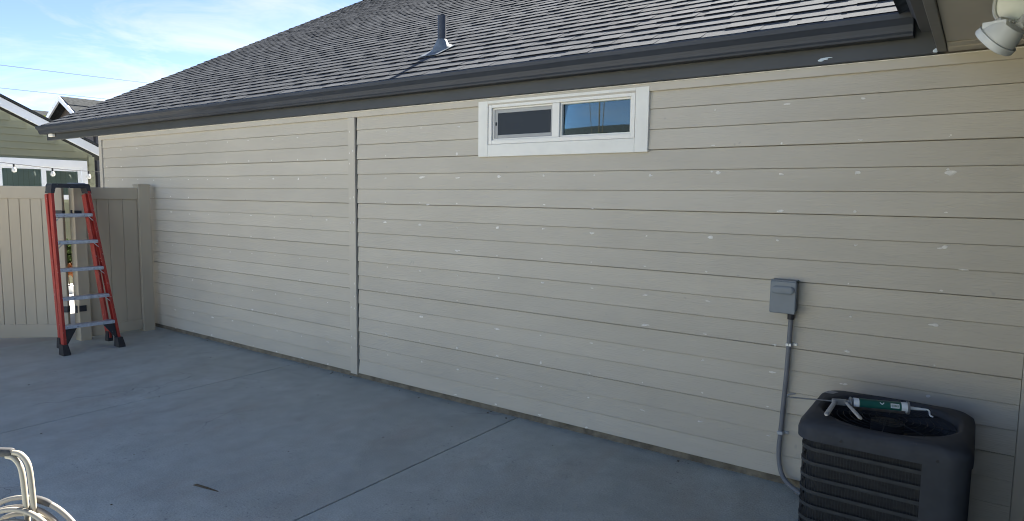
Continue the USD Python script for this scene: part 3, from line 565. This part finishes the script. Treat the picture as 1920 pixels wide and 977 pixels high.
for k, z in enumerate((.290, .576, .872, 1.160, 1.446)):
    a, b = onr(railL, z), onr(railR, z); b[2] -= .000
    st = part(lad, 'step', [beam(a+[-.006, .012, 0], b+[-.006, -.012, 0], .088, .006, (1, 0, 0), .001), beam(a+[.040, .012, -.016], b+[.040, -.012, -.016], .030, .006, (0, 0, 1), .001), beam(a+[-.048, .012, -.016], b+[-.048, -.012, -.016], .030, .005, (0, 0, 1), .001)], alu)
    if k:
        part(lad, 'step_brace', beam(onr(railR, z-.075)+[.03, -.016, 0], b+[.034, -.065, -.018], .014, .004, (1, 0, 0)), ladder_brace)
        if k > 2: part(lad, 'step_brace', beam(onr(railL, z-.07)+[.03, .016, 0], a+[.034, .065, -.018], .014, .004, (1, 0, 0)), ladder_brace)
    for dd in (.06, .25, .75, .94): part(st, 'rivet', cyl(a+(b-a)*dd+[.0435, 0, -.016], a+(b-a)*dd+[.0465, 0, -.016], .006, n=8), gun_metal)
    a2, b2 = onr(rearL, z-.03), onr(rearR, z-.03)
    if k in (1, 3, 4): part(lad, 'rear_bar', beam(a2, b2, .026, .014, (0, 0, 1), .002), alu)
for rail, s in ((railL, 1), (railR, -1)):
    lo, hi = onr(rail, .10), onr(rail, .278)
    P = np.array([lo+[.02, .014*s, 0], lo+[.02, .030*s, 0], hi+[.02, .014*s, 0], hi+[.02, .125*s, 0], hi+[.02, .125*s, -.022], lo+[-.03, .014*s, 0], hi+[-.03, .014*s, 0], hi+[-.03, .125*s, 0]])
    part(lad, 'knee_brace', trimesh.convex.convex_hull(P), black_plastic)
for p, s in ((railL[0], 1), (railR[0], 1)):
    part(lad, 'foot', trimesh.convex.convex_hull(np.array([p+[x*f+ox, y*f, z] for f, z, ox in ((1.15, -.030, .012), (1.15, -.012, .012), (.86, .075, -.012)) for x in (-.05, .05) for y in (-.030, .030)])), dark_rubber)
for p in (rearL[0], rearR[0]):
    part(lad, 'foot', trimesh.convex.convex_hull(np.array([p+[x*f, y*f, z] for f, z in ((1.1, -.030), (1.1, -.010), (.9, .08)) for x in (-.034, .034) for y in (-.024, .024)])), dark_rubber)
cp = part(lad, 'top_cap', trimesh.convex.convex_hull(np.array([(-8.065+x, -1.012+y, z) for x, y, z in [(sx*a, sy*b, z) for sx in (-1, 1) for sy in (-1, 1) for a, b, z in ((.074, .182, 1.722), (.078, .186, 1.740), (.074, .178, 1.762), (.066, .170, 1.768))]])), black_plastic, smooth=30)
for s in (-1, 1): part(cp, 'cap_side', trimesh.convex.convex_hull(np.array([(-8.065+x, -1.012+s*y, z) for x in (-.076, .076) for y, z in ((.182, 1.75), (.140, 1.75), (.196, 1.665), (.160, 1.665))])), black_plastic)
part(cp, 'cap_tray', [cbox(-8.12, -8.02, -1.00, -.86, 1.768, 1.778, .003)], alu)
# ---------------------------------------------------------------- tan vinyl fence and gate
FX = -8.2
fence = thing('vinyl_fence', 'tan vinyl privacy fence panel and posts meeting the house wall', 'fence', (FX, -.53, 0))
def post(y0, y1, zt, p, x0=FX-.127, x1=FX+.005):
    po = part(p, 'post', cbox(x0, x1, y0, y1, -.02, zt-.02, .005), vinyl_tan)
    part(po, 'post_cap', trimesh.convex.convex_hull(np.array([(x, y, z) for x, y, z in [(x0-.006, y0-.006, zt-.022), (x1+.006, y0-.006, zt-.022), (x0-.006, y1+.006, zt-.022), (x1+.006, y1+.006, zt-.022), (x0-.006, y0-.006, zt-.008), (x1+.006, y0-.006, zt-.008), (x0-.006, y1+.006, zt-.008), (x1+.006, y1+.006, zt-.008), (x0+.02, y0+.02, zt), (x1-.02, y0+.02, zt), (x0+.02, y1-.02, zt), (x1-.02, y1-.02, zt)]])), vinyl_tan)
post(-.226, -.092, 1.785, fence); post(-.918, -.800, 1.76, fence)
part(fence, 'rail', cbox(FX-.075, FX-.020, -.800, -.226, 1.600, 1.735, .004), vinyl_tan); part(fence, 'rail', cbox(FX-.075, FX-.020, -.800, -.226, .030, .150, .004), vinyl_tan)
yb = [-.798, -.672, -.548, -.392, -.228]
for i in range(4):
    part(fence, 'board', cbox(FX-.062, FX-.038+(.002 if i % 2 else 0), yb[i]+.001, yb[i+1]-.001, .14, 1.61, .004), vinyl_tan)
post(-2.30, -2.165, 1.785, fence)
gdv = np.array([-.72, -.694, 0]); gn = np.array([.694, -.72, 0])
gate = thing('fence_gate', 'tan vinyl gate of narrow vertical boards standing ajar behind the ladder', 'gate', (-8.25, -1.05, 0))
g0 = np.array([-8.268, -.994, 0])
def gb_(s0, s1, z0, z1, t, c=.004): return beam(g0+gdv*s0+gu*(z0+z1)/2, g0+gdv*s1+gu*(z0+z1)/2, z1-z0, t, (0, 0, 1), c)
GL = 1.15
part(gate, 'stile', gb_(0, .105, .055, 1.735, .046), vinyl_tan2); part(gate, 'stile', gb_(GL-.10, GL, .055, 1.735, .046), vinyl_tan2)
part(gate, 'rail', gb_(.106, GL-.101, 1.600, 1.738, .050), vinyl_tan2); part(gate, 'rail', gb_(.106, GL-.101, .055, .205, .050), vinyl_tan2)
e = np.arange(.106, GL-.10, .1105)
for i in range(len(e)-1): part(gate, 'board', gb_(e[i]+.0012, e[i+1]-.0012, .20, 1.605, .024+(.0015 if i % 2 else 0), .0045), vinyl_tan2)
for z in (1.44, .37):
    hg = part(gate, 'hinge', gb_(-.002, .075, z-.035, z+.035, .060), black_plastic)
    part(hg, 'hinge_pin', cyl(np.array([FX+.012, -.948, z-.04]), np.array([FX+.012, -.948, z+.04]), .011, n=10), black_plastic); part(hg, 'hinge_leaf', cbox(FX+.006, FX+.012, -.918, -.845, z-.034, z+.034, .002), black_plastic)
# ---------------------------------------------------------------- houses beyond the fence
nb = thing('neighbour_house', 'sage green lap-sided house with white rake board, seen over the fence', 'house', (-13, -3, 0))
NX, NR, RG = -13.0, 1.24, -3.6
def nz(y): return 2.245+(1.40-y)*.500              # underside of the roof along the gable
nzr = nz(RG)
nw = part(nb, 'wall', prism_x([(RG*2-NR, -.1), (NR, -.1), (NR, nz(NR)), (RG, nzr), (RG*2-NR, nz(NR))], NX-.30, NX-.02), sage)
for k in range(int(nzr/.112)):
    z0, z1 = .02+k*.112, .02+(k+1)*.112
    yr = min(NR, 1.40-(z1-2.245)/.5); yl = max(RG*2-NR, RG*2-yr)
    if yr-yl < .3: break
    spans = [(yl, yr)]
    if z0 < 2.22 and z1 > 1.55: spans = [(yl, -.34), (1.13, yr)]
    for a, b in spans:
        v = [(NX-.02, a, z0+.006), (NX+.008, a, z0+.006), (NX-.014, a, z1), (NX-.02, a, z1)]; v += [(x, b, z) for x, _, z in v]
        part(nw, 'siding_board', trimesh.Trimesh(v, [[0, 1, 2], [0, 2, 3], [4, 6, 5], [4, 7, 6], [0, 5, 1], [0, 4, 5], [1, 6, 2], [1, 5, 6], [2, 7, 3], [2, 6, 7]], process=False), sage)
part(nw, 'corner_board', box(NX-.02, NX+.005, NR-.07, NR+.02, 0, 2.30), sage)
part(nb, 'rake_board', prism_x([(RG, nz(RG)+.03), (1.66, nz(1.66)+.03), (1.66, nz(1.66)+.175), (RG, nz(RG)+.175)], NX+.06, NX+.10), neigh_white)
part(nb, 'rake_soffit', prism_x([(RG, nz(RG)+.05), (1.6, nz(1.6)+.05), (1.6, nz(1.6)+.07), (RG, nz(RG)+.07)], NX-.02, NX+.06), neigh_white)
part(nb, 'roof', [prism_x([(RG, nz(RG)+.19), (1.70, nz(1.70)+.19), (1.70, nz(1.70)+.225), (RG, nz(RG)+.225)], NX-9, NX+.13), prism_x([(RG, nz(RG)+.19), (RG, nz(RG)+.225), (2*RG-1.7, nz(1.7)+.225), (2*RG-1.7, nz(1.7)+.19)], NX-9, NX+.13)], grey_roof)
nwin = part(nb, 'window', [box(NX-.02, NX+.03, -.34, 1.13, 2.10, 2.22), box(NX-.02, NX+.03, 1.04, 1.13, 1.62, 2.10), box(NX-.02, NX+.03, -.34, -.25, 1.62, 2.10), box(NX-.02, NX+.03, -.34, 1.13, 1.54, 1.62)], neigh_white)
part(nwin, 'frame', [box(NX-.02, NX+.012, -.25, -.12, 1.62, 2.10), box(NX-.02, NX+.012, .43, .50, 1.62, 2.10), box(NX-.02, NX+.012, .985, 1.04, 1.62, 2.10), box(NX-.02, NX+.010, -.12, .43, 2.05, 2.10), box(NX-.02, NX+.010, .50, .985, 2.03, 2.10)], neigh_white)
for a, b in ((-.12, .43), (.50, .985)):
    for q in np.arange(a, b, .075): part(nwin, 'blind_slat', beam((NX-.0155, q+.037, 1.62), (NX-.0155, q+.037, 2.06), .070, .002, (.07, 1, 0)), blind_m)
    part(nwin, 'pane', box(NX-.006, NX-.005, a, b, 1.62, 2.06), clear_glass)
def gablehouse(name, label, xg, yg, zr, half, slope, length, wallc, roofc, bargec, vent=False):
    h = thing(name, label, 'house', (xg, yg+length/2, 0)); ze = zr-half*slope
    part(h, 'wall', prism_y([(xg-half+.4, -.1), (xg+half-.4, -.1), (xg+half-.4, ze+.4*slope-.05), (xg, zr-.08), (xg-half+.4, ze+.4*slope-.05)][::-1], yg+.3, yg+length-.3), wallc)
    for s in (-1, 1):
        pts = [(xg, zr), (xg+s*half, ze), (xg+s*half, ze-.06), (xg, zr-.06)]
        r = part(h, 'roof', prism_y(pts if s > 0 else pts[::-1], yg+.02, yg+length), roofc)
        pts = [(xg, zr-.005), (xg+s*half, ze-.005), (xg+s*half, ze-.14), (xg, zr-.14)]
        part(h, 'barge_board', prism_y(pts if s > 0 else pts[::-1], yg-.03, yg+.018), bargec)
        for q in range(int(half/.55)):                 # visible courses as low steps
            t = q*.55/half; part(r, 'shingle_course', prism_y([(xg+s*half*t, zr-half*slope*t+.002), (xg+s*(half*t+.55), zr-slope*(half*t+.55)+.03), (xg+s*(half*t+.55), zr-slope*(half*t+.55)+.002)][::(1 if s > 0 else -1)], yg+.02, yg+length), roofc)
    if vent: part(h, 'roof_vent', [cbox(xg+.35, xg+.85, yg+.9, yg+1.5, zr-.42, zr-.08, .03)], charcoal)
    return h
gh = gablehouse('gabled_house', 'grey-roofed house with a steep pale-edged gable rising behind the gutter corner', -21.8, 4.0, 4.40, 1.72, .541, 12, brown_wall, grey_roof, neigh_white, True)
part(gh, 'lower_wing', box(-28, -14.5, 4.35, 15, -.1, 3.30), M('lower_wing_grey', (.085, .085, .09), .9, .2, 3))
gablehouse('distant_house', 'small distant brown house whose ridge shows between the two gables', -33.6, 7.1, 5.15, 4.5, .5, 9, brown_wall, grey_roof, brown_wall)
# ---------------------------------------------------------------- planting, lights and cables beyond the fence
def leaves(c, r, n, size, seed, flat=1.0):
    g = np.random.default_rng(seed); P = g.normal(size=(n, 3)); P /= np.linalg.norm(P, axis=1, keepdims=True); P *= (g.random((n, 1))**.45)
    P *= .72+.5*meshkit.noise(P*2.2+seed, seed)[:, None]
    P = P*np.array([r, r, r*flat])+c; V = []; F = []
    for i, p in enumerate(P):
        a = g.normal(size=3); a /= np.linalg.norm(a); b = np.cross(a, g.normal(size=3)); b /= np.linalg.norm(b); s = size*g.uniform(.6, 1.3)
        V += [p-a*s, p+b*s*.5, p+a*s, p-b*s*.5]; F += [[4*i, 4*i+1, 4*i+2], [4*i, 4*i+2, 4*i+3]]
    return trimesh.Trimesh(V, F, process=False)
tr = thing('yellow_green_tree', 'yellow-green tree top peeping over the rake between the gables', 'tree', (-29, 6.05, 0))
part(tr, 'trunk', tube([(-29, 6.05, 0), (-28.9, 6.1, 1.8), (-29, 6.0, 3.9)], [.12, .09, .03], 8), bark); part(tr, 'crown', leaves(np.array([-29, 6.05, 3.65]), .95, 1600, .09, 4, .9), leaf_y)
sh = thing('flower_planter', 'white planter of green leaves and orange flowers, glimpsed through the gate gap', 'planter', (-12.5, .62, -.03))
part(sh, 'pot', tube([(-12.5, .62, -.03), (-12.5, .62, .10)], [.13, .18], 14), terra, smooth=40); part(sh, 'foliage', leaves(np.array([-12.5, .61, .68]), .22, 500, .05, 8), leaf_g); part(sh, 'flowers', leaves(np.array([-12.45, .63, .36]), .22, 300, .04, 9, .7), petal)
part(sh, 'stem', [cyl((-12.5+a, .62+b, .05), (-12.5+a*3, .62+b*3, .6), .008, n=6) for a, b in ((.02, .01), (-.02, .02), (0, -.03))], bark)
sl = thing('string_lights', 'string of white bulbs on a thin cable across the sage house', 'string lights', (-12.6, .45, 2.1))
part(sl, 'cable', tube(smoothpath([(-12.6, -3.0, 2.20), (-12.6, -.9, 2.17), (-12.6, -.076, 2.108), (-12.6, .459, 2.062), (-12.6, 1.0, 2.034), (-12.6, 2.2, 2.05)], 8), .0045, 6), dark_rubber)
for y, z in ((-.076, 2.108), (.459, 2.062), (1.0, 2.034)):
    bl = part(sl, 'bulb', trimesh.util.concatenate([tube([(-12.6, y, z-.045), (-12.6, y, z-.055), (-12.6, y, z-.085), (-12.6, y, z-.115), (-12.6, y, z-.130), (-12.6, y, z-.135)], [.012, .020, .033, .034, .022, .006], 12)]), bulb_glass, smooth=60)
    part(bl, 'socket', cyl((-12.6, y, z), (-12.6, y, z-.047), .014, n=10), dark_rubber)
def line(p0, p1, sag): return tube([np.array(p0)*(1-t)+np.array(p1)*t-[0, 0, sag*4*t*(1-t)] for t in np.linspace(0, 1, 40)], .0085, 5)
solo('power_line', line((-30, -22, 6.25), (-30, 34, 7.30), .45), wire_m, 'upper of the two thin cables crossing the sky', 'power line')
solo('power_line', line((-30, -22, 5.55), (-30, 34, 6.25), .42), wire_m, 'lower of the two thin cables crossing the sky', 'power line')
# ---------------------------------------------------------------- hose cart and hose at the lower left
hc = thing('hose_cart', 'cream tubular hose cart handle with a grey foam grip, at the patio edge', 'hose cart', (-2.8, -3.25, 0))
def hoop(dx, dy):
    return smoothpath([np.array(p)+[dx, dy, 0] for p in ((-2.712, -3.217, .790), (-2.690, -3.206, .786), (-2.668, -3.196, .765), (-2.656, -3.192, .730), (-2.648, -3.191, .66), (-2.640, -3.190, .55), (-2.630, -3.19, .40), (-2.615, -3.19, .15), (-2.61, -3.19, .02))], 8)
part(hc, 'frame_tube', tube(hoop(0, 0)-np.array([0, 0, .018]), .0094, 14), cream_tube, smooth=60)
part(hc, 'frame_tube', tube(hoop(-.020, -.016)-np.array([0, 0, .030]), .0094, 12), cream_tube, smooth=60)
part(hc, 'handle_bar', tube([(-2.712, -3.217, .772), (-2.90, -3.32, .767)], .0094, 14), cream_tube, smooth=60)
part(hc, 'grip', tube([(-2.716, -3.219, .772), (-2.722, -3.222, .772), (-2.86, -3.30, .768), (-2.87, -3.303, .768)], [.012, .016, .016, .012], 16), foam, smooth=50)
part(hc, 'axle', cyl((-2.67, -3.18, .42), (-2.86, -3.50, .42), .014, n=10), cream_tube)
for s in (0, 1): part(hc, 'base_foot', cyl((-2.61-.30*s, -3.19-.2*s, .015), (-2.70-.30*s, -3.62-.2*s, .015), .013, n=10), dark_rubber)
hs = thing('garden_hose', 'coiled cream garden hose hanging in loops on the cart', 'hose', (-2.7, -3.2, .43))
hcn = np.array([-2.702, -3.196, .378]); ex = np.array([.86, .50, 0]); ex /= np.linalg.norm(ex); en = np.array([.50, -.86, 0])
for k, (r, off, z, rr) in enumerate(((.200, .050, 0, .0090), (.197, .024, .004, .0088), (.178, .055, -.012, .0086), (.176, -.004, -.010, .0084), (.150, .040, -.020, .0082), (.105, .035, -.026, .0082))):
    part(hs, 'loop', tube([hcn+ex*r*math.cos(a)+gu*(r*math.sin(a)+z)+en*(off+.008*math.sin(3*a+k)) for a in np.arange(72)/72*2*np.pi], rr, 12, True), hose_m, smooth=60)
def arc(r, d0, d1, n=14): return [hcn-en*.005+ex*r*math.cos(math.radians(d))+gu*r*math.sin(math.radians(d)) for d in np.linspace(d0, d1, n)]
part(hs, 'hose_end', tube(arc(.222, 150, 83), .0085, 12), hose_m, smooth=60); part(hs, 'hose_end', tube(arc(.222, 66, 20), .0095, 12), hose_m, smooth=60)
part(hs, 'connector', tube(arc(.222, 84, 65, 6), [.010, .012, .0125, .0125, .012, .010], 12), foam, smooth=40)
DB = []
for q in range(46):
    x, y = rng.uniform(-7.4, -1.0), rng.uniform(-2.9, -.06) if q < 26 else -abs(rng.normal(0, .05))-.02
    c = np.array([x, y, .0]); r = rng.uniform(.002, .0055); DB.append(trimesh.convex.convex_hull(c+np.array([(r*a*rng.uniform(.6, 1.5), r*b*rng.uniform(.6, 1.5), h*r*.8+.0005) for a in (-1, 1) for b in (-1, 1) for h in (0, 1)])))
part(patio, 'grit', DB, wood_brown, kind='stuff')
# ---------------------------------------------------------------- small things
solo('wood_sliver', [trimesh.convex.convex_hull(np.array([(-3.62, -2.112, .001), (-3.615, -2.085, .001), (-3.425, -2.062, .001), (-3.423, -2.072, .001), (-3.60, -2.100, .010), (-3.50, -2.078, .008)]))], wood_brown, 'thin brown wood sliver lying on the grey patio', 'wood sliver')
fld = thing('flood_light', 'white twin-head outdoor flood light hanging under the soffit', 'flood light', (.06, -1.08, 2.445))
def head(c, ax, w, d, lensname=True):
    """squarish lamp head with rim, lens and finned back; ax = direction it faces"""
    ax = np.array(ax, float); ax /= np.linalg.norm(ax); s = np.cross(ax, [0, 0, 1.0]); s /= np.linalg.norm(s); t = np.cross(s, ax)
    def ring(r, e, p=2.5, n=36):
        o = []
        for a in np.arange(n)/n*2*np.pi:
            f = (abs(math.cos(a))**p+abs(math.sin(a))**p)**(-1/p); o.append(c+ax*e+(s*math.cos(a)+t*math.sin(a))*r*f)
        return np.array(o)
    b = part(fld, 'lamp_head', loft([ring(.25*w, -d*1.0, 2), ring(.36*w, -d*.92, 2.1), ring(.44*w, -d*.5, 2.3), ring(.47*w, -.014, 2.4), ring(.52*w, -.012), ring(.53*w, .006), ring(.50*w, .012), ring(.455*w, .010), ring(.445*w, .004)], True, False), lamp_white, smooth=40)
    part(b, 'lens', loft([ring(.445*w, .003), ring(.40*w, .0065), ring(.20*w, .009)], False, True), lamp_lens, smooth=50)
    for k in range(5):
        q = (k-2)*.17*w; part(b, 'fin', beam(c-ax*d*.99+s*q, c-ax*.02+s*q*1.1+t*.40*w, .003, .02, s), lamp_white)
    return b
head(np.array([.046, -1.055, 2.385]), (-.10, -1.0, -.18), .125, .07)
head(np.array([-.004, -1.060, 2.262]), (-.62, .34, -.62), .130, .075)
part(fld, 'arm', [tube(smoothpath([(.13, -1.02, 2.42), (.10, -1.0, 2.41), (.06, -1.0, 2.395)], 5), .014, 10), tube(smoothpath([(.13, -1.02, 2.42), (.10, -1.04, 2.37), (.06, -1.09, 2.30)], 5), .014, 10)], lamp_white, smooth=50)
part(fld, 'mount', cyl((.13, -1.02, 2.415), (.13, -1.02, 2.4445), .055, n=24), lamp_white, smooth=40)
# ---------------------------------------------------------------- what the window glass mirrors, beyond the camera
bh = thing('rear_house', 'low dark-roofed house behind the viewer, mirrored in the window glass', 'house', (-18, -30, 0))
part(bh, 'wall', box(-31, -5, -36, -26, 0, 4.7), sage); part(bh, 'roof', trimesh.convex.convex_hull(np.array([(-32, -36.6, 4.7), (-4, -36.6, 4.7), (-32, -25.4, 4.7), (-4, -25.4, 4.7), (-19, -30.5, 5.85), (-17, -30.5, 5.85)])), grey_roof)
yt = thing('young_tree', 'thin-stemmed young tree behind the viewer, mirrored in the window glass', 'tree', (-10.5, -15.5, 0))
for k, (dx, dz, r) in enumerate(((.0, 5.6, .022), (.20, 5.5, .014), (-.42, 5.3, .009))):
    part(yt, 'stem', tube(smoothpath([(-10.5+dx*.05, -15.5, -.05), (-10.5+dx*.4, -15.5, 2.6), (-10.5+dx, -15.5, dz)], 6), [r*1.3]*6+[r]*6+[r*.5], 6), bark)
part(yt, 'foliage', [leaves(np.array([-10.45, -15.5, 3.6]), .55, 400, .08, 21, .45), leaves(np.array([-10.5, -15.5, 5.7]), .6, 180, .07, 22, .4)], leaf_g)
